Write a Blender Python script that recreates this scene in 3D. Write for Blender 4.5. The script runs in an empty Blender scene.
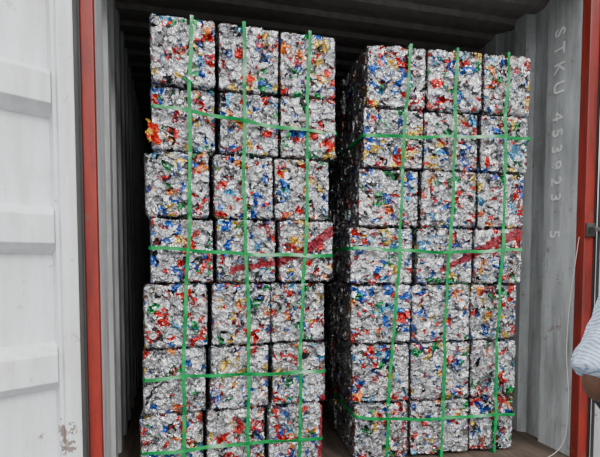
import bpy, bmesh, math, random
import numpy as np
from mathutils import Vector, Matrix
random.seed(7); np.random.seed(7)
scene=bpy.context.scene
COL=scene.collection

# ------------------------------------------------------------------ helpers
def link(ob): COL.objects.link(ob); return ob
def new_obj(name, mesh, mat=None, parent=None, label=None, category=None, kind=None, group=None):
    ob=bpy.data.objects.new(name, mesh); link(ob)
    if mat is not None and hasattr(mesh,'materials'):
        if len(mesh.materials)==0: mesh.materials.append(mat)
    if parent: ob.parent=parent
    if label: ob["label"]=label
    if category: ob["category"]=category
    if kind: ob["kind"]=kind
    if group: ob["group"]=group
    return ob
def mesh_from(name, verts, faces):
    me=bpy.data.meshes.new(name); me.from_pydata([tuple(v) for v in verts],[],faces); me.update(); return me
def bm_box(bm, x0,x1,y0,y1,z0,z1, bevel=0.0):
    r=bmesh.ops.create_cube(bm,size=1.0)
    vs=r['verts']
    for v in vs:
        v.co=Vector(((x0+x1)/2+v.co.x*(x1-x0),(y0+y1)/2+v.co.y*(y1-y0),(z0+z1)/2+v.co.z*(z1-z0)))
    if bevel>0:
        es=list({e for v in vs for e in v.link_edges})
        bmesh.ops.bevel(bm,geom=es,offset=bevel,segments=2,affect='EDGES',profile=0.6)
def bm_mesh(bm,name):
    me=bpy.data.meshes.new(name); bmesh.ops.recalc_face_normals(bm,faces=bm.faces[:]); bm.to_mesh(me); bm.free(); return me

class NT:
    def __init__(s,name):
        s.m=bpy.data.materials.new(name); s.m.use_nodes=True
        s.t=s.m.node_tree; s.n=s.t.nodes; s.l=s.t.links
        s.b=s.n['Principled BSDF']
    def node(s,ty,**k):
        nd=s.n.new(ty)
        for a,b in k.items(): setattr(nd,a,b)
        return nd
    def set(s,nd,inp,v):
        if isinstance(v,bpy.types.NodeSocket): s.l.new(v,nd.inputs[inp])
        else: nd.inputs[inp].default_value=v
    def math(s,op,a,b=None,c=None,clamp=False):
        nd=s.node('ShaderNodeMath',operation=op,use_clamp=clamp)
        s.set(nd,0,a)
        if b is not None: s.set(nd,1,b)
        if c is not None: s.set(nd,2,c)
        return nd.outputs[0]
    def vmath(s,op,a,b=None,scale=None,val=False):
        nd=s.node('ShaderNodeVectorMath',operation=op)
        s.set(nd,0,a)
        if b is not None: s.set(nd,1,b)
        if scale is not None: s.set(nd,'Scale',scale)
        return nd.outputs['Value'] if val else nd.outputs['Vector']
    def noise(s,vec,scale,detail=3,rough=0.55,out='Fac'):
        nd=s.node('ShaderNodeTexNoise'); s.set(nd,'Vector',vec); s.set(nd,'Scale',scale); s.set(nd,'Detail',detail); s.set(nd,'Roughness',rough)
        return nd.outputs[out]
    def voro(s,vec,scale,out='Color',feature='F1'):
        nd=s.node('ShaderNodeTexVoronoi',feature=feature); s.set(nd,'Vector',vec); s.set(nd,'Scale',scale)
        return nd.outputs[out]
    def ramp(s,fac,stops,interp='LINEAR'):
        nd=s.node('ShaderNodeValToRGB'); cr=nd.color_ramp; cr.interpolation=interp
        while len(cr.elements)<len(stops): cr.elements.new(0.5)
        for e,(p,c) in zip(cr.elements,stops):
            e.position=p; e.color=(c[0],c[1],c[2],1) if not isinstance(c,float) else (c,c,c,1)
        s.set(nd,0,fac); return nd.outputs[0]
    def mix(s,f,a,b,mode='MIX'):
        nd=s.node('ShaderNodeMix',data_type='RGBA',blend_type=mode)
        s.set(nd,0,f)
        for i,v in ((6,a),(7,b)):
            if isinstance(v,tuple): v=(v[0],v[1],v[2],1)
            s.set(nd,i,v)
        return nd.outputs[2]
    def bump(s,h,strength=0.5,dist=0.01,normal=None):
        nd=s.node('ShaderNodeBump'); s.set(nd,'Height',h); s.set(nd,'Strength',strength); s.set(nd,'Distance',dist)
        if normal is not None: s.set(nd,'Normal',normal)
        return nd.outputs[0]
    def pos(s): return s.node('ShaderNodeNewGeometry').outputs['Position']
    def obj(s): return s.node('ShaderNodeTexCoord').outputs['Object']
    def fin(s,**k):
        for a,v in k.items():
            nm={'color':'Base Color','rough':'Roughness','metal':'Metallic','normal':'Normal','spec':'Specular IOR Level'}[a]
            if isinstance(v,tuple): v=(v[0],v[1],v[2],1)
            s.set(s.b,nm,v)
        return s.m

# right stack frame: turned a few degrees towards the door centre
FY=0.22; FZ=-0.08
TH=math.radians(5.0); RO=Vector((1.207,FY,0)); RU=Vector((math.cos(TH),-math.sin(TH),0)); RN=Vector((math.sin(TH),math.cos(TH),0))
def t_of(x):      # distance along the turned front for a point measured in the plane y=FY
    B=x-0.277; return (B-0.93)/(math.cos(TH)+math.sin(TH)/2.3*B)
RM=Matrix(((RU.x,RN.x,0,RO.x),(RU.y,RN.y,0,RO.y),(0,0,1,0),(0,0,0,1)))

# ------------------------------------------------------------------ materials
def paint(name,base,dirt,streak=0.5,rough=0.55,rust=0.0,noise_scale=3.0,bump=0.15,spot=None,scuff=0.0):
    t=NT(name); p=t.pos()
    mp=t.node('ShaderNodeMapping'); t.set(mp,'Vector',p); mp.inputs['Scale'].default_value=(6,6,0.7)
    n1=t.noise(mp.outputs[0],noise_scale,6,0.65)
    n2=t.noise(p,9,5,0.6)
    f=t.math('MULTIPLY',t.ramp(n1,[(0.42,0.0),(0.75,1.0)]),streak)
    c=t.mix(f,base,dirt)
    c=t.mix(t.math('MULTIPLY',t.ramp(n2,[(0.5,0.0),(0.8,1.0)]),0.35*streak+0.05),c,dirt)
    if rust>0:
        n3=t.noise(p,14,6,0.7)
        c=t.mix(t.math('MULTIPLY',t.ramp(n3,[(0.66-0.04*rust,0.0),(0.72,1.0)]),0.8),c,(0.16,0.07,0.04))
    if scuff>0:
        mp2=t.node('ShaderNodeMapping'); t.set(mp2,'Vector',p); mp2.inputs['Scale'].default_value=(40,40,6)
        n5=t.noise(mp2.outputs[0],1.6,6,0.75)
        c=t.mix(t.math('MULTIPLY',t.ramp(n5,[(0.60,0.0),(0.66,1.0)]),scuff),c,dirt)
    if spot:
        v=t.vmath('MULTIPLY',t.vmath('SUBTRACT',p,spot),(1.0,1.0,0.40))
        d=t.vmath('LENGTH',v,val=True)
        n4=t.noise(p,40,5,0.7)
        m=t.math('LESS_THAN',t.math('ADD',d,t.math('MULTIPLY',t.math('SUBTRACT',n4,0.5),0.16)),0.024)
        c=t.mix(t.math('MULTIPLY',m,0.9),c,(0.17,0.11,0.085))
    return t.fin(color=c,rough=rough,normal=t.bump(n2,bump,0.01))
M_door=paint('white_door_paint',(0.73,0.76,0.79),(0.40,0.38,0.34),0.5,0.5,rust=0.8,spot=(-0.115,-0.10,0.30),scuff=0.35)
M_wallR=paint('grey_wall_paint',(0.48,0.51,0.52),(0.17,0.18,0.17),0.95,0.6,rust=1.2,noise_scale=2.2,scuff=0.6)
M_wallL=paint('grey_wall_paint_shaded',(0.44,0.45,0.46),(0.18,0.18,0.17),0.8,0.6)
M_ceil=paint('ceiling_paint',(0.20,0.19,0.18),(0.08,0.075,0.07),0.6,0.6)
M_red=paint('red_post_paint',(0.27,0.020,0.012),(0.08,0.012,0.010),0.95,0.5,rust=1.5,scuff=0.5)
M_rubber=paint('black_rubber',(0.03,0.03,0.03),(0.07,0.065,0.06),0.6,0.7)
M_steel=paint('steel_grey',(0.34,0.34,0.34),(0.16,0.13,0.11),0.6,0.45)
M_dark=paint('dark_steel',(0.06,0.06,0.06),(0.10,0.06,0.04),0.6,0.5)
M_cord=paint('pale_cord',(0.46,0.46,0.43),(0.3,0.28,0.25),0.4,0.7)
def floor_mat():
    t=NT('plywood_floor'); p=t.pos()
    mp=t.node('ShaderNodeMapping'); t.set(mp,'Vector',p); mp.inputs['Scale'].default_value=(12,1.2,1)
    n=t.noise(mp.outputs[0],4,6,0.6)
    c=t.ramp(n,[(0.3,(0.05,0.036,0.027)),(0.7,(0.12,0.085,0.063))])
    return t.fin(color=c,rough=0.75,normal=t.bump(n,0.3,0.01))
def ground_mat():
    t=NT('concrete_ground'); p=t.pos()
    n=t.noise(p,2.5,8,0.6)
    return t.fin(color=t.ramp(n,[(0.3,(0.09,0.085,0.08)),(0.7,(0.17,0.165,0.16))]),rough=0.9,normal=t.bump(n,0.3,0.02))
M_floor=floor_mat(); M_ground=ground_mat()
def strap_mat():
    t=NT('green_strap_plastic'); p=t.pos(); n=t.noise(p,25,3); n2=t.noise(p,400,2)
    return t.fin(color=t.ramp(n,[(0.3,(0.0,0.16,0.035)),(0.7,(0.0,0.33,0.08))]),rough=0.28,normal=t.bump(t.math('ADD',n,t.math('MULTIPLY',n2,0.3)),0.35,0.004))
M_strap=strap_mat()

def rseg(a,b,w):
    def cv(p):
        t=t_of(p[0]); P=RO+RU*t; return (P.x,(p[1]-0.97)*((P.y+2.08)/2.3)+0.97)
    return (cv(a),cv(b),w)
SEG=[((0.56,0.935),(0.78,0.965),0.014),((0.78,0.965),(0.92,1.025),0.020),((0.92,1.025),(1.06,1.125),0.024),rseg((1.69,0.925),(1.84,0.99),0.015),rseg((1.84,0.99),(2.0,1.075),0.022),rseg((2.0,1.075),(2.21,1.145),0.026),((1.020,0.27),(1.010,-0.04),0.020)]
def bale_mat():
    t=NT('crushed_aluminium_cans')
    oi=t.node('ShaderNodeObjectInfo').outputs['Random']
    off=t.node('ShaderNodeCombineXYZ'); 
    t.set(off,0,t.math('MULTIPLY',oi,37.0)); t.set(off,1,t.math('MULTIPLY',oi,91.0)); t.set(off,2,t.math('MULTIPLY',oi,13.0))
    vec=t.vmath('ADD',t.obj(),off.outputs[0])
    wn=t.noise(vec,17,3,0.5,'Color')
    wv=t.vmath('ADD',vec,t.vmath('SCALE',t.vmath('SUBTRACT',wn,(0.5,0.5,0.5)),scale=0.085))
    at=t.node('ShaderNodeAttribute'); at.attribute_name='cell'
    a=t.math('FRACT',t.math('ADD',at.outputs['Fac'],t.math('MULTIPLY',oi,17.31)))
    S=(0.48,0.49,0.51); S2=(0.68,0.69,0.71); W=(0.88,0.88,0.88); D=(0.20,0.20,0.21); K=(0.025,0.025,0.028)
    R=(0.52,0.025,0.022); B=(0.02,0.10,0.44); G=(0.02,0.25,0.08); O=(0.74,0.22,0.04); C=(0.10,0.36,0.58); Y=(0.72,0.48,0.08); V=(0.34,0.06,0.07)
    stops=[(0,S),(0.24,S2),(0.43,W),(0.51,D),(0.56,S),(0.66,R),(0.75,V),(0.77,B),(0.845,C),(0.875,G),(0.925,O),(0.945,Y),(0.965,K)]
    c1=t.ramp(a,stops,'CONSTANT')
    v2=t.voro(wv,22); sp=t.node('ShaderNodeSeparateColor'); t.set(sp,0,v2)
    stops2=[(0,S),(0.22,S2),(0.44,W),(0.53,D),(0.61,K),(0.65,R),(0.77,B),(0.85,G),(0.89,C),(0.915,O),(0.94,Y)]
    c2=t.ramp(sp.outputs[0],stops2,'CONSTANT')
    c=t.mix(t.math('GREATER_THAN',sp.outputs[1],0.58),c1,c2)
    v3=t.voro(wv,68); sp3=t.node('ShaderNodeSeparateColor'); t.set(sp3,0,v3)
    c3=t.ramp(sp3.outputs[0],[(0,S),(0.24,S2),(0.48,D),(0.62,W),(0.84,K),(0.92,R),(0.96,B)],'CONSTANT')
    c=t.mix(t.math('GREATER_THAN',sp3.outputs[1],0.68),c,c3)
    lid=t.node('ShaderNodeAttribute'); lid.attribute_name='lid'
    c=t.mix(t.math('MULTIPLY',lid.outputs['Fac'],0.85),c,(0.66,0.67,0.69))
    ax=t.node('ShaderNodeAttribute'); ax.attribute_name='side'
    # random grime, plus gap shade painted into the colour of the side faces
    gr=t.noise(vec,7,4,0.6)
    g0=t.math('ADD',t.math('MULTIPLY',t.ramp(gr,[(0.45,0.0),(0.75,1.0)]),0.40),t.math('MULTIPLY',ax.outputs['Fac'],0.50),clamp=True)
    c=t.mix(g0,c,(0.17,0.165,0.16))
    # sprayed red marking
    P=t.pos(); xyz=t.node('ShaderNodeSeparateXYZ'); t.set(xyz,0,P)
    pn=t.math('MULTIPLY',t.math('SUBTRACT',t.noise(P,45,5,0.7),0.5),0.034)
    pv=t.node('ShaderNodeCombineXYZ'); t.set(pv,0,xyz.outputs[0]); t.set(pv,2,xyz.outputs[2])
    mask=None
    for (a0,b0,w) in SEG:
        A=Vector((a0[0],0,a0[1])); Bv=Vector((b0[0],0,b0[1])); AB=Bv-A
        pa=t.vmath('SUBTRACT',pv.outputs[0],tuple(A))
        tt=t.math('DIVIDE',t.vmath('DOT_PRODUCT',pa,tuple(AB),val=True),AB.length_squared,clamp=True)
        ds=t.vmath('LENGTH',t.vmath('SUBTRACT',pa,t.vmath('SCALE',tuple(AB),scale=tt)),val=True)
        m=t.math('LESS_THAN',t.math('ADD',ds,pn),w)
        mask=m if mask is None else t.math('MAXIMUM',mask,m)
    mask=t.math('MULTIPLY',mask,t.math('LESS_THAN',xyz.outputs[1],0.34))
    c=t.mix(t.math('MULTIPLY',mask,0.95),c,(0.25,0.0,0.014))
    bh=t.math('ADD',t.noise(wv,42,4,0.6),t.math('MULTIPLY',t.voro(wv,32,'Distance'),1.0))
    bh=t.math('ADD',bh,t.math('MULTIPLY',sp3.outputs[2],0.45))
    rough=t.math('MAXIMUM',t.ramp(sp3.outputs[2],[(0,0.18),(1,0.34)]),t.math('MULTIPLY',mask,0.5))
    met=t.math('MULTIPLY',t.math('SUBTRACT',1.0,mask),0.88)
    st=t.math('SUBTRACT',1.0,t.math('MULTIPLY',ax.outputs['Fac'],0.6))
    return t.fin(color=c,rough=rough,metal=met,normal=t.bump(bh,st,0.012))
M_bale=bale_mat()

# ------------------------------------------------------------------ bale mesh
def bale_mesh(seed, size=(0.292,0.40,0.292), N=74):
    rng=np.random.RandomState(seed)
    bm=bmesh.new(); bmesh.ops.create_cube(bm,size=1.0)
    bmesh.ops.subdivide_edges(bm,edges=bm.edges[:],cuts=N-1,use_grid_fill=True)
    me=bpy.data.meshes.new('bale_mesh_%d'%seed); bm.to_mesh(me); bm.free()
    n=len(me.vertices); co=np.empty(n*3,np.float64); me.vertices.foreach_get('co',co); co=co.reshape(-1,3)
    S=np.array(size); p=co*S; h=S/2; r=0.012
    q=np.clip(p,-(h-r),(h-r)); d=p-q; L=np.linalg.norm(d,axis=1,keepdims=True); nrm=d/np.maximum(L,1e-9)
    base=q+nrm*r
    K=380
    idx=rng.choice(n,K,replace=False); sp=base[idx]+rng.normal(0,0.004,(K,3))
    dr=rng.normal(size=(K,3)); dr-= (dr*nrm[idx]).sum(1,keepdims=True)*nrm[idx]*0.9; dr/=np.linalg.norm(dr,axis=1,keepdims=True)
    wf=rng.normal(size=(3,3))*60; wp=rng.rand(3)*6
    w=base+0.006*np.sin(base@wf+wp)+0.002*np.sin(base@(rng.normal(size=(3,3))*180)+wp)
    cell=np.zeros(n,int)
    for s in range(0,n,4000):
        v=w[s:s+4000,None,:]-sp[None]
        m=(v**2).sum(2)-0.78*(v*dr[None]).sum(2)**2
        cell[s:s+4000]=m.argmin(1)
    hgt=rng.uniform(-0.012,0.004,K); tilt=rng.normal(0,0.27,(K,3)); kd=rng.normal(size=(K,3)); kd/=np.linalg.norm(kd,axis=1,keepdims=True)
    fr=rng.uniform(110,280,K); ph=rng.rand(K)*6; am=rng.uniform(0.001,0.0058,K)
    v=base-sp[cell]
    disp=hgt[cell]+(v*tilt[cell]).sum(1)+am[cell]*np.abs(np.sin((v*kd[cell]).sum(1)*fr[cell]+ph[cell]))
    # can ends: dished discs with a raised rim
    lid=np.zeros(n)
    for c in rng.choice(n,46,replace=False):
        ctr=base[c]; nn=nrm[c]
        if np.abs(nn).max()<0.98: continue
        sq=rng.uniform(0.5,1.0); axv=np.cross(nn,rng.normal(size=3)); axv/=np.linalg.norm(axv)
        vv=base-ctr; al=(vv*axv).sum(1); rr=np.sqrt(np.maximum((vv**2).sum(1)-al**2,0)+(al/sq)**2)
        R0=rng.uniform(0.020,0.026); m=(rr<R0)
        tl=rng.normal(0,0.15,3)
        dd=np.where(rr>R0*0.78,0.004,-0.004)+(vv*tl).sum(1)
        disp[m]=dd[m]; lid[m]=1
    srt=np.sort(h-np.abs(p),axis=1); ed=srt[:,1]
    ef=np.clip(ed/0.022,0,1)
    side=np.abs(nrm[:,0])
    disp=np.clip(disp,-0.018,0.005)*(0.5+0.5*ef)*(1-0.6*side)
    disp+= 0.002*ef*np.sin(base@(rng.normal(size=3)*12)+ph[0])
    out=base+nrm*disp[:,None]
    me.vertices.foreach_set('co',out.reshape(-1))
    f0=np.empty(len(me.loops),np.int32); me.loops.foreach_get('vertex_index',f0)
    ls=np.empty(len(me.polygons),np.int32); me.polygons.foreach_get('loop_start',ls)
    rv=rng.rand(K)
    at=me.attributes.new('cell','FLOAT','FACE'); at.data.foreach_set('value',rv[cell[f0[ls]]].astype(np.float32))
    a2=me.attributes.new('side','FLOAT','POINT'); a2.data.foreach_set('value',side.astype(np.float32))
    a3=me.attributes.new('lid','FLOAT','FACE'); a3.data.foreach_set('value',lid[f0[ls]].astype(np.float32))
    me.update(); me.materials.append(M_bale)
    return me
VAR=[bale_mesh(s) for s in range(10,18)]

LX=[0.164,0.466,0.766,1.059]; LZ=[-0.072,0.25,0.565,0.868,1.176,1.479,1.774,2.085]
RZ=[-0.072,0.228,0.54,0.851,1.150,1.450,1.758,2.075]
jL=[-0.004,0.0,-0.004,0.012,-0.010,0.008,0.0]
B0=[0.905,0.885,0.878,0.878,0.925,0.943,0.960]
B1=[1.225,1.228,1.240,1.250,1.280,1.298,1.308]
B2=[1.600,1.600,1.603,1.605,1.625,1.640,1.648]
B3=[1.900,1.908,1.915,1.925,1.945,1.962,1.965]
def edges(side,r):
    if side=='L':
        zc=(LZ[r]+LZ[r+1])/2; return [x+0.038*(zc-1.05)+jL[r] for x in LX]
    return [t_of(0.277+b[r]) for b in (B0,B1,B2,B3)]
vi=0
def place(side,c,r,depth_i,label,group):
    global vi
    X=edges(side,r); Z=LZ if side=='L' else RZ
    x0,x1=X[c],X[c+1]; z0,z1=Z[r],Z[r+1]
    zc=(z0+z1)/2; xc=(x0+x1)/2+random.uniform(-0.003,0.003)
    vi=(vi+random.choice([1,2,3]))%len(VAR)
    ob=bpy.data.objects.new('can_bale',VAR[vi]); link(ob)
    w=(x1-x0); hh=(z1-z0)
    sx=(w-0.012)/0.294; sz=(hh-0.010)/0.294
    ob.scale=(sx,1.0,sz)
    fl=random.choice([0,math.pi])
    yo=0.205+0.445*depth_i+random.uniform(-0.008,0.020)
    if side=='L': loc=Vector((xc,FY+yo,zc)); rz=0
    else: loc=RO+RU*xc+RN*yo+Vector((0,0,zc)); rz=-TH
    ob.rotation_euler=(0,random.choice([0,math.pi])+random.uniform(-0.008,0.008),fl+rz+random.uniform(-0.025,0.025))
    ob.location=loc
    ob["label"]=label; ob["category"]="crushed can bale"; ob["group"]=group
    return ob
for r in range(7):
    for c in range(3):
        place('L',c,r,0,"cube of crushed aluminium cans in green-strapped stack","crushed can bales in the strapped stacks")
        place('R',c,r,0,"cube of crushed aluminium cans in green-strapped stack","crushed can bales in the strapped stacks")
    place('R',0,r,1,"cube of crushed cans behind the front strapped stack","crushed can bales deeper inside the container")
    place('L',2,r,1,"cube of crushed cans behind the front strapped stack","crushed can bales deeper inside the container")

# flattened orange can pressed into the left stack's edge
rng=np.random.RandomState(3); V=[];F=[];nx,nz=16,18
for k in range(2):
    for j in range(nz+1):
        for i in range(nx+1):
            u=i/nx;v=j/nz
            x=0.180+0.058*u*(1-0.25*v)+0.006*math.sin(v*9+1)+0.003*math.sin(v*23)
            z=1.505+0.105*v*(1-0.2*u)+0.008*math.sin(u*7)
            y=FY-0.002-0.007*abs(math.sin(u*9+v*6))-0.005*abs(math.sin(v*17-u*5))+rng.uniform(-0.0008,0.0008)*(1-k)+0.02*max(0,0.25-u)+k*0.0020
            V.append((x,y,z))
o=(nx+1)*(nz+1)
for j in range(nz):
    for i in range(nx):
        a=j*(nx+1)+i; F.append((a,a+1,a+nx+2,a+nx+1)); F.append((o+a,o+a+nx+1,o+a+nx+2,o+a+1))
for i in range(nx): F.append((i,o+i,o+i+1,i+1)); a=nz*(nx+1)+i; F.append((a,a+1,o+a+1,o+a))
for j in range(nz): a=j*(nx+1); F.append((a,a+nx+1,o+a+nx+1,o+a)); a+=nx; F.append((a,o+a,o+a+nx+1,a+nx+1))
t=NT('orange_can_print'); vv=t.voro(t.pos(),42); sp=t.node('ShaderNodeSeparateColor'); t.set(sp,0,vv)
M_or=t.fin(color=t.ramp(sp.outputs[0],[(0,(0.55,0.03,0.012)),(0.40,(0.68,0.13,0.03)),(0.62,(0.45,0.015,0.012)),(0.82,(0.70,0.42,0.06)),(0.93,(0.55,0.55,0.55))],'CONSTANT'),rough=0.32,metal=0.5)
new_obj('crushed_can',mesh_from('crushed_can',V,F),M_or,label='orange-red crushed can poking out of a bale edge',category='can')

# ------------------------------------------------------------------ straps
def ribbon(name,pts,wdir,width,thick):
    n=len(pts); V=[];F=[]
    W=[Vector(w) for w in wdir]
    for i in range(n):
        p=Vector(pts[i]); a=Vector(pts[(i-1)%n]); b=Vector(pts[(i+1)%n])
        tg=(b-a).normalized(); nn=tg.cross(W[i]).normalized()
        for (sw,sn) in ((-1,-1),(1,-1),(1,1),(-1,1)):
            V.append(p+W[i]*(sw*width/2)+nn*(sn*thick/2))
    for i in range(n):
        j=(i+1)%n
        for k in range(4):
            F.append((i*4+k,i*4+(k+1)%4,j*4+(k+1)%4,j*4+k))
    me=mesh_from(name,V,F); me.materials.append(M_strap); return me
BK=0.425
ML=Matrix.Translation((0,FY,0))
def add_strap(pts,wd,width,M,label):
    me=ribbon('strap_ribbon',pts,wd,width,0.0012)
    ob=new_obj('strap',me,None,label=label,category='strap',group='green straps around the bales'); ob.matrix_world=M
def vstrap(xb,xt,ztop,label,M,Z):
    pts=[];wd=[]
    ph=random.random()*6; n=120
    X=lambda z: xb+(xt-xb)*z/ztop+0.006*math.sin(z*5+ph)+0.002*math.sin(z*15+2*ph)
    zb=FZ+0.003
    for i in range(n+1):
        z=zb+(ztop+0.004-zb)*i/n
        gap=min(abs(z-q) for q in Z[1:-1])           # strap dips slightly into each joint
        y=-0.009+0.003*math.sin(z*21+ph)+0.005*math.exp(-(gap/0.018)**2)
        pts.append((X(z),y,z)); tw=0.28*math.sin(z*9+ph)+0.2*math.sin(z*31+ph); wd.append((math.cos(tw),math.sin(tw),0))
    for i in range(1,10): pts.append((X(ztop),-0.006+(BK+0.006)*i/10,ztop+0.004)); wd.append((1,0,0))
    for i in range(10):
        z=zb+(ztop-zb)*(1-i/9.); pts.append((X(z),BK,z)); wd.append((1,0,0))
    for i in range(1,8): pts.append((X(0),BK-(BK+0.006)*i/8,zb)); wd.append((1,0,0))
    add_strap(pts,wd,0.0165,M,label)
def hstrap(x0,x1,z0,z1,label,M,sag=0.0):
    pts=[];wd=[];ph=random.random()*6;n=80
    Z=lambda x: z0+(z1-z0)*(x-x0)/(x1-x0)+0.005*math.sin((x-x0)*7+ph)+0.0025*math.sin(x*23+ph)-sag*math.sin(math.pi*(x-x0)/(x1-x0))
    for i in range(n+1):
        x=x0+(x1-x0)*i/n
        e=min(x-x0,x1-x); y=-0.010+0.003*math.sin(x*19+ph)+0.014*max(0,1-e/0.012)**2
        pts.append((x,y,Z(x))); tw=0.28*math.sin(x*8+ph)+0.2*math.sin(x*29); wd.append((0,math.sin(tw),math.cos(tw)))
    for i in range(1,8): pts.append((x1,BK*i/8,Z(x1))); wd.append((0,0,1))
    for i in range(8): pts.append((x1+(x0-x1)*i/7,BK+0.004,z1+(z0-z1)*i/7)); wd.append((0,0,1))
    for i in range(1,8): pts.append((x0,BK-BK*i/8,Z(x0))); wd.append((0,0,1))
    add_strap(pts,wd,0.0165,M,label)
lv="green plastic strap running vertically around stacked bales"; lh="green plastic strap running horizontally around the bales"
vstrap(0.318,0.385,2.085,lv,ML,LZ); vstrap(0.635,0.615,2.085,lv,ML,LZ); vstrap(0.885,0.945,2.085,lv,ML,LZ)
for a,b in ((1.37,1.48),(1.69,1.76),(2.03,2.075)): vstrap(t_of(a),t_of(b),2.072,lv,RM,RZ)
for (s,r,za,zb,sg) in (('L',5,1.672,1.61,0.01),('L',3,1.03,0.995,0.0),('L',1,0.425,0.42,-0.004),('L',0,0.085,0.075,0.0),('R',5,1.612,1.635,0.004),('R',3,1.035,1.03,0.006),('R',0,0.165,0.13,0.014)):
    X=edges(s,r); hstrap(X[0]+0.004,X[3]-0.004,za,zb,lh,ML if s=='L' else RM,sg)

# ------------------------------------------------------------------ container shell
Wd=2.34; H=2.43; LEN=5.9
def corr_profile(L,period,depth,start):
    pts=[(0,0),(start,0)]; y=start
    while y+period<L:
        pts+= [(y+period*0.25,0),(y+period*0.38,depth),(y+period*0.75,depth),(y+period*0.88,0)]
        y+=period
    pts.append((L,0)); return pts
def wall_mesh(name,side):
    pr=corr_profile(LEN,0.28,0.036,0.16); V=[];F=[];n=len(pr)
    sgn=-1 if side=='L' else 1; x0=0 if side=='L' else Wd
    for z in (FZ,H+0.03):
        for (y,d) in pr: V.append((x0+sgn*d,y,z))
    for z in (FZ,H+0.03):
        for (y,d) in pr: V.append((x0+sgn*(d+0.004),y,z))
    for i in range(n-1):
        F.append((i,i+1,n+i+1,n+i)); F.append((2*n+i,3*n+i,3*n+i+1,2*n+i+1))
        F.append((i,2*n+i,2*n+i+1,i+1)); F.append((n+i,n+i+1,3*n+i+1,3*n+i))
    F.append((0,n,3*n,2*n))
    return mesh_from(name,V,F)
wl=new_obj('wall_left',wall_mesh('wall_left','L'),M_wallL,kind='structure',label='dim grey corrugated steel container side wall',category='wall')
wr=new_obj('wall_right',wall_mesh('wall_right','R'),M_wallR,kind='structure',label='light grey corrugated steel container side wall',category='wall')
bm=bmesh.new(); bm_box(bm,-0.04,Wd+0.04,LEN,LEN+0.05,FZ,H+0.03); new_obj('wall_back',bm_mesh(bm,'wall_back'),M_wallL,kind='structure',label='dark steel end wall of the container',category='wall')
pr=corr_profile(LEN,0.21,0.02,0.12); V=[];n=len(pr)
for zz in (0,0.004):
    for x in (-0.045,Wd+0.045):
        for (y,d) in pr: V.append((x,y,H+d+zz))
F=[]
for i in range(n-1):
    F+= [(i,n+i,n+i+1,i+1),(2*n+i,2*n+i+1,3*n+i+1,3*n+i)]
F+=[(0,2*n,3*n,n),(n-1,2*n-1,4*n-1,3*n-1)]
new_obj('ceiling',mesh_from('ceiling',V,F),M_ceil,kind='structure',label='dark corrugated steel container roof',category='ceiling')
bm=bmesh.new(); bm_box(bm,-0.045,Wd+0.045,-0.04,LEN,FZ-0.15,FZ); new_obj('floor',bm_mesh(bm,'floor'),M_floor,kind='structure',label='worn plywood container floor',category='floor')
bm=bmesh.new(); bm_box(bm,-0.046,0.0,-0.055,-0.002,FZ-0.15,H+0.06,0.004); new_obj('trim_1',bm_mesh(bm,'post'),M_red,kind='structure',label='red painted steel door post',category='door post')
bm=bmesh.new(); bm_box(bm,Wd,Wd+0.06,-0.055,-0.002,FZ-0.15,H+0.06,0.004); p2=new_obj('trim_2',bm_mesh(bm,'post'),M_red,kind='structure',label='red painted steel door post',category='door post')
bm=bmesh.new(); bm_box(bm,0.0,Wd,-0.05,-0.003,H-0.02,H+0.08,0.004); new_obj('trim_3',bm_mesh(bm,'header'),M_red,kind='structure',label='red painted steel door header',category='door header')
bm=bmesh.new(); bm_box(bm,-0.060,-0.047,-0.058,-0.004,FZ-0.15,H,0.003); new_obj('trim_4',bm_mesh(bm,'seal'),M_rubber,kind='structure',label='black rubber seal beside door post',category='door seal')
bm=bmesh.new(); bm_box(bm,Wd+0.061,Wd+0.075,-0.058,-0.004,FZ-0.15,H,0.003); new_obj('trim_5',bm_mesh(bm,'seal'),M_rubber,kind='structure',label='black rubber seal beside door post',category='door seal')
bm=bmesh.new(); bm_box(bm,Wd+0.005,Wd+0.058,-0.066,-0.056,1.10,1.17,0.002)
bm_box(bm,Wd+0.015,Wd+0.030,-0.100,-0.066,1.12,1.15,0.003); bm_box(bm,Wd+0.010,Wd+0.060,-0.112,-0.098,1.125,1.145,0.003)
new_obj('latch_bracket',bm_mesh(bm,'latch'),M_dark,parent=p2,label='dark steel latch bracket')
cu=bpy.data.curves.new('cord','CURVE'); cu.dimensions='3D'; cu.bevel_depth=0.0020; cu.bevel_resolution=2
sp=cu.splines.new('NURBS'); cp=[(2.332,-0.03,1.10),(2.325,-0.02,0.98),(2.318,0.0,0.82),(2.312,0.01,0.6),(2.300,0.0,0.45),(2.315,-0.01,0.3),(2.325,0.0,0.12),(2.318,0.01,-0.02),(2.27,0.03,FZ+0.005),(2.21,0.01,FZ+0.005)]
sp.points.add(len(cp)-1)
for q,c in zip(sp.points,cp): q.co=(*c,1)
sp.use_endpoint_u=True
tmp=bpy.data.objects.new('tmpc',cu); link(tmp); bpy.context.view_layer.update()
cm=bpy.data.meshes.new_from_object(tmp.evaluated_get(bpy.context.evaluated_depsgraph_get())); bpy.data.objects.remove(tmp)
new_obj('cord',cm,M_cord,label='thin pale cord hanging down beside the red post',category='cord')
for y in (0.4,LEN-0.6):
    bm=bmesh.new(); bm_box(bm,-0.2,Wd+0.2,y-0.1,y+0.1,-0.36,FZ-0.15,0.01); new_obj('timber_beam',bm_mesh(bm,'timber'),M_floor,label='timber beam carrying the container',category='beam',group='timber beams under container')
bm=bmesh.new(); bm_box(bm,-15,17,-18,16,-0.46,-0.36); g=new_obj('ground',bm_mesh(bm,'ground'),M_ground,kind='structure',label='concrete yard ground',category='ground')

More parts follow.
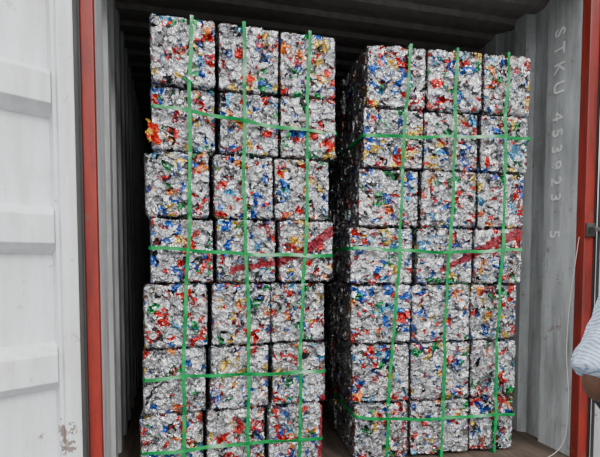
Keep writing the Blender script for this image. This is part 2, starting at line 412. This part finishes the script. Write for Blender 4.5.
# doors
def door_mesh(name,ribs,mirror=False):
    bm=bmesh.new(); Wdr=1.15; z0=-0.06; z1=2.40
    s=-1 if mirror else 1
    def bx(a,b,c,d,e,f,bev=0.0): bm_box(bm,min(s*a,s*b),max(s*a,s*b),c,d,e,f,bev)
    bx(0.06,Wdr-0.06,-0.052,-0.044,z0+0.05,z1-0.05)
    bx(0.0,0.060,-0.056,0.020,z0,z1,0.003)
    bx(0.058,0.072,-0.056,-0.002,z0,z1,0.002)
    bx(Wdr-0.072,Wdr,-0.056,0.018,z0,z1,0.003)
    bx(0.068,Wdr-0.068,-0.056,0.016,z0,z0+0.09,0.003); bx(0.068,Wdr-0.068,-0.056,0.016,z1-0.09,z1,0.003)
    for zc in ribs:
        a0,a1=0.062,Wdr-0.062; hh=0.092; hi=0.052; dp=0.070; yb=-0.044
        lo=[(a0,yb,zc-hh),(a1,yb,zc-hh),(a1,yb,zc+hh),(a0,yb,zc+hh)]
        up=[(a0+0.024,yb+dp,zc-hi),(a1-0.024,yb+dp,zc-hi),(a1-0.024,yb+dp,zc+hi),(a0+0.024,yb+dp,zc+hi)]
        vs=[bm.verts.new((s*x,y,z)) for x,y,z in lo+up]
        for f in ((4,5,6,7),(0,1,5,4),(1,2,6,5),(2,3,7,6),(3,0,4,7),(3,2,1,0)): bm.faces.new([vs[k] for k in f])
        es=[e for e in bm.edges if all(v in vs for v in e.verts)]
        bmesh.ops.bevel(bm,geom=es,offset=0.003,segments=2,affect='EDGES',profile=0.5)
    return bm_mesh(bm,name)
RB=[2.11,1.595,1.09,0.575,0.07]
d1=new_obj('door_1',door_mesh('door_1',RB),M_door,kind='structure',label='open white steel container door with horizontal ribs',category='door')
d1.location=(-0.074,-0.075,0.0); d1.rotation_euler=(0,0,math.radians(-149))
d2=new_obj('door_2',door_mesh('door_2',RB,True),M_door,kind='structure',label='open white steel container door',category='door')
d2.location=(Wd+0.09,-0.075,0.0); d2.rotation_euler=(0,0,math.radians(112))
for d,s in ((d1,1),(d2,-1)):
    bm=bmesh.new(); bm_box(bm,min(-s*0.012,s*0.002),max(-s*0.012,s*0.002),-0.02,0.026,-0.06,2.40,0.003)
    new_obj('door_gasket',bm_mesh(bm,'gasket'),M_rubber,parent=d,label='black rubber door gasket')
    for z in (0.25,0.95,1.65,2.2):
        bm=bmesh.new()
        bmesh.ops.create_cone(bm,cap_ends=True,segments=20,radius1=0.013,radius2=0.013,depth=0.14,matrix=Matrix.Translation((-s*0.022,-0.050,z)))
        bm_box(bm,min(-s*0.022,s*0.07),max(-s*0.022,s*0.07),-0.065,-0.057,z-0.05,z+0.05,0.002)
        new_obj('hinge',bm_mesh(bm,'hinge'),M_steel,parent=d,label='steel door hinge')

# lettering on right wall
M_white=paint('white_lettering',(0.80,0.81,0.81),(0.50,0.51,0.51),0.9,0.6,noise_scale=8)
cu=bpy.data.curves.new('lettering','FONT'); cu.body="STKU 453923  5"; cu.size=0.10; cu.space_character=1.75; cu.space_word=0.75; cu.extrude=0.0008; cu.offset=0.0010; cu.align_x='LEFT'
tmp=bpy.data.objects.new('tmp',cu); link(tmp)
bpy.context.view_layer.update()
dg=bpy.context.evaluated_depsgraph_get(); tm=bpy.data.meshes.new_from_object(tmp.evaluated_get(dg)); bpy.data.objects.remove(tmp)
le=new_obj('lettering',tm,M_white,parent=wr,label='white stencilled container number STKU 453923 5')
le.matrix_world=Matrix.Translation((Wd-0.003,0.175,2.24))@Matrix(((0,0,-1,0),(0,-1,0,0),(-1,0,0,0),(0,0,0,1)))

# ------------------------------------------------------------------ person
def skin(name,verts,edges_,rad,mat,parent=None,sub=2,**k):
    me=bpy.data.meshes.new(name); me.from_pydata(verts,edges_,[]); me.update(); me.materials.append(mat)
    ob=new_obj(name,me,None,parent=parent,**k)
    ob.modifiers.new('skin','SKIN')
    bpy.context.view_layer.update()
    for i,r in enumerate(rad):
        sv=me.skin_vertices[0].data[i]; sv.radius=(r if isinstance(r,tuple) else (r,r)); sv.use_root=(i==0)
    s=ob.modifiers.new('sub','SUBSURF'); s.levels=sub; s.render_levels=sub
    return ob
def chain(specs):
    V=[];E=[];R=[];idx={}
    for (nm,par,co,r) in specs:
        idx[nm]=len(V); V.append(co); R.append(r)
        if par: E.append((idx[par],idx[nm]))
    return V,E,R
def skinmat(name,c):
    t=NT(name); n=t.noise(t.pos(),60,3); return t.fin(color=t.mix(n,c,tuple(x*0.8 for x in c)),rough=0.55)
M_skin=skinmat('brown_skin',(0.16,0.08,0.052)); M_hair=skinmat('black_hair',(0.015,0.012,0.01)); M_trou=skinmat('dark_trousers',(0.03,0.035,0.05)); M_shoe=skinmat('black_shoe',(0.02,0.02,0.02))
def shirt_mat():
    t=NT('striped_shirt'); x=t.node('ShaderNodeSeparateXYZ'); t.set(x,0,t.pos())
    u=t.math('ADD',x.outputs[0],t.math('MULTIPLY',x.outputs[2],0.38))
    f=t.math('FRACT',t.math('MULTIPLY',u,125.0))
    c=t.ramp(f,[(0,(0.56,0.65,0.78)),(0.62,(0.24,0.35,0.54))],'CONSTANT')
    return t.fin(color=c,rough=0.95,normal=t.bump(t.noise(t.pos(),30,3),0.6,0.02))
M_shirt=shirt_mat()
PX,PY,PG=1.560,-1.20,-0.36
er=bpy.data.objects.new('person',None); link(er); er.location=(PX,PY,PG); er.scale=(1.042,1.042,1.042); er["label"]="person in blue and white striped short-sleeved shirt, elbow bent"; er["category"]="person"
specs=[('pelvis',None,(0,0,0.93),(0.135,0.10)),('waist','pelvis',(0,0,1.06),(0.125,0.092)),('chest','waist',(0,0,1.22),(0.145,0.10)),('upch','chest',(0,0,1.33),(0.12,0.085)),
 ('neck','upch',(0,0.01,1.40),(0.05,0.05)),('head0','neck',(0,0.03,1.47),(0.058,0.065)),('head1','head0',(0,0.03,1.545),(0.075,0.09)),('head2','head1',(0,0.025,1.61),(0.066,0.08))]
for s,nm in ((-1,'a'),(1,'b')):
    specs+=[('hip'+nm,'pelvis',(s*0.09,0,0.86),(0.088,0.088)),('kn'+nm,'hip'+nm,(s*0.10,0.02,0.48),(0.058,0.058)),('cf'+nm,'kn'+nm,(s*0.10,0.0,0.33),(0.055,0.055)),('an'+nm,'cf'+nm,(s*0.10,-0.01,0.09),(0.036,0.036)),('ft'+nm,'an'+nm,(s*0.11,0.12,0.04),(0.04,0.028))]
EL=(-0.345,-0.02,1.030)
specs+=[('sha','upch',(-0.165,0,1.325),(0.052,0.052)),('ela','sha',EL,(0.033,0.033)),('elc','ela',(-0.325,0.00,0.995),(0.030,0.030)),('fora','elc',(-0.25,0.05,0.975),(0.032,0.032)),('wra','fora',(-0.10,0.15,0.960),(0.023,0.027)),('pala','wra',(-0.03,0.185,0.96),(0.016,0.038))]
specs+=[('shb','upch',(0.165,0,1.325),(0.052,0.052)),('elb','shb',(0.25,-0.03,1.05),(0.037,0.037)),('forb','elb',(0.25,0.05,0.98),(0.038,0.038)),('wrb','forb',(0.22,0.19,0.90),(0.024,0.028)),('palb','wrb',(0.21,0.26,0.88),(0.016,0.038))]
V,E,R=chain(specs)
body=skin('body',V,E,R,M_skin,parent=er)
def hand(origin,dirv,side):
    o=Vector(origin); d=Vector(dirv).normalized(); up=Vector((0,0,1)); lat=d.cross(up).normalized(); nrm=lat.cross(d).normalized()
    for k,(off,ln) in enumerate(((-0.028,0.066),(-0.010,0.078),(0.010,0.074),(0.027,0.058))):
        b=o+nrm*off*-1.0+d*0.012
        c=lat*side*0.35
        p=[b,b+d*ln*0.45,b+(d*0.8+c)*ln*0.75,b+(d*0.9+c*2)*ln*0.95]
        skin('finger',[tuple(q) for q in p],[(0,1),(1,2),(2,3)],[0.010,0.009,0.0085,0.0075],M_skin,parent=body)
    b=o-d*0.03+nrm*0.028
    p=[b,b+(nrm*0.7+d*0.7)*0.035,b+(nrm*0.5+d)*0.058]
    skin('thumb',[tuple(q) for q in p],[(0,1),(1,2)],[0.013,0.011,0.009],M_skin,parent=body)
hand((-0.01,0.20,0.96),(0.07,0.045,0),1); hand((0.207,0.285,0.873),(-0.01,0.07,-0.02),-1)
def blob(name,co,sc,mat,par):
    bm=bmesh.new(); bmesh.ops.create_uvsphere(bm,u_segments=16,v_segments=10,radius=1.0)
    for v in bm.verts: v.co=Vector((v.co.x*sc[0]+co[0],v.co.y*sc[1]+co[1],v.co.z*sc[2]+co[2]))
    return new_obj(name,bm_mesh(bm,name),mat,parent=par)
M_eye=skinmat('eye_white',(0.7,0.7,0.68)); M_lip=skinmat('lip',(0.28,0.09,0.07))
for s in (-1,1):
    blob('eye',(s*0.03,0.108,1.555),(0.013,0.01,0.008),M_eye,body); blob('ear',(s*0.078,0.025,1.545),(0.01,0.02,0.032),M_skin,body)
blob('nose',(0,0.122,1.53),(0.013,0.016,0.022),M_skin,body); blob('mouth',(0,0.107,1.49),(0.024,0.01,0.006),M_lip,body)
blob('hair',(0,0.012,1.60),(0.084,0.098,0.062),M_hair,er)
sl=lambda s,a,b,t:(a[0]+(b[0]-a[0])*t,a[1]+(b[1]-a[1])*t,a[2]+(b[2]-a[2])*t)
SA=(-0.165,0,1.325); SB=(0.165,0,1.325); EB=(0.25,-0.03,1.05)
ss=[('p',None,(0,0,0.90),(0.160,0.125)),('w','p',(0,0,1.05),(0.15,0.118)),('c','w',(0,0,1.22),(0.165,0.122)),('u','c',(0,0,1.335),(0.13,0.10)),('n','u',(0,0.005,1.385),(0.062,0.062)),
 ('sa','u',SA,(0.070,0.070)),('ma','sa',sl(0,SA,EL,0.45),(0.062,0.060)),('m2','ma',sl(0,SA,EL,0.72),(0.055,0.057)),('m3','m2',sl(0,SA,EL,0.97),(0.060,0.062)),('ea','m3',sl(0,SA,EL,1.03),(0.061,0.063)),
 ('sb','u',SB,(0.066,0.066)),('mb','sb',sl(0,SB,EB,0.45),(0.062,0.062)),('eb','mb',sl(0,SB,EB,0.8),(0.06,0.06))]
V,E,R=chain(ss); shirt=skin('shirt',V,E,R,M_shirt,parent=er,label='light blue and white striped short-sleeved shirt')
tx=bpy.data.textures.new('cloth_folds','CLOUDS'); tx.noise_scale=0.035
dm=shirt.modifiers.new('folds','DISPLACE'); dm.texture=tx; dm.strength=0.020; dm.mid_level=0.5
tt=[('p',None,(0,0,0.92),(0.150,0.115))]
for s,nm in ((-1,'a'),(1,'b')): tt+=[('h'+nm,'p',(s*0.09,0,0.84),(0.10,0.10)),('k'+nm,'h'+nm,(s*0.10,0.02,0.48),(0.075,0.075)),('f'+nm,'k'+nm,(s*0.10,-0.01,0.10),(0.06,0.06))]
V,E,R=chain(tt); skin('trousers',V,E,R,M_trou,parent=er)
for s in (-1,1):
    V,E,R=chain([('a',None,(s*0.10,-0.03,0.05),(0.048,0.045)),('b','a',(s*0.105,0.07,0.045),(0.048,0.04)),('c','b',(s*0.115,0.15,0.035),(0.045,0.03))])
    skin('shoe',V,E,R,M_shoe,parent=er)

# ------------------------------------------------------------------ light / world
w=bpy.data.worlds.new('World'); scene.world=w; w.use_nodes=True
nt=w.node_tree; bg=nt.nodes['Background']
tc=nt.nodes.new('ShaderNodeTexCoord'); sx=nt.nodes.new('ShaderNodeSeparateXYZ'); cr=nt.nodes.new('ShaderNodeValToRGB')
nt.links.new(tc.outputs['Generated'],sx.inputs[0]); nt.links.new(sx.outputs[2],cr.inputs[0]); nt.links.new(cr.outputs[0],bg.inputs[0])
cr.color_ramp.elements[0].color=(0.16,0.17,0.19,1); cr.color_ramp.elements[0].position=0.02
cr.color_ramp.elements[1].color=(1.0,1.0,1.0,1); cr.color_ramp.elements[1].position=0.32
bg.inputs[1].default_value=2.3
sd=bpy.data.lights.new('sun','SUN'); sd.energy=2.5; sd.angle=math.radians(16); sd.color=(1,0.98,0.95)
so=bpy.data.objects.new('sun',sd); link(so)
so.rotation_euler=Vector((-0.35,1.0,-0.80)).to_track_quat('-Z','Y').to_euler()

# ------------------------------------------------------------------ camera
cd=bpy.data.cameras.new('camera'); cam=bpy.data.objects.new('camera',cd); link(cam)
cd.sensor_width=36; cd.lens=28.8; cd.shift_y=0.0975; cd.clip_start=0.02
cam.location=(0.277,-2.08,0.97); cam.rotation_euler=(math.radians(87),0,math.radians(-15))
scene.camera=cam
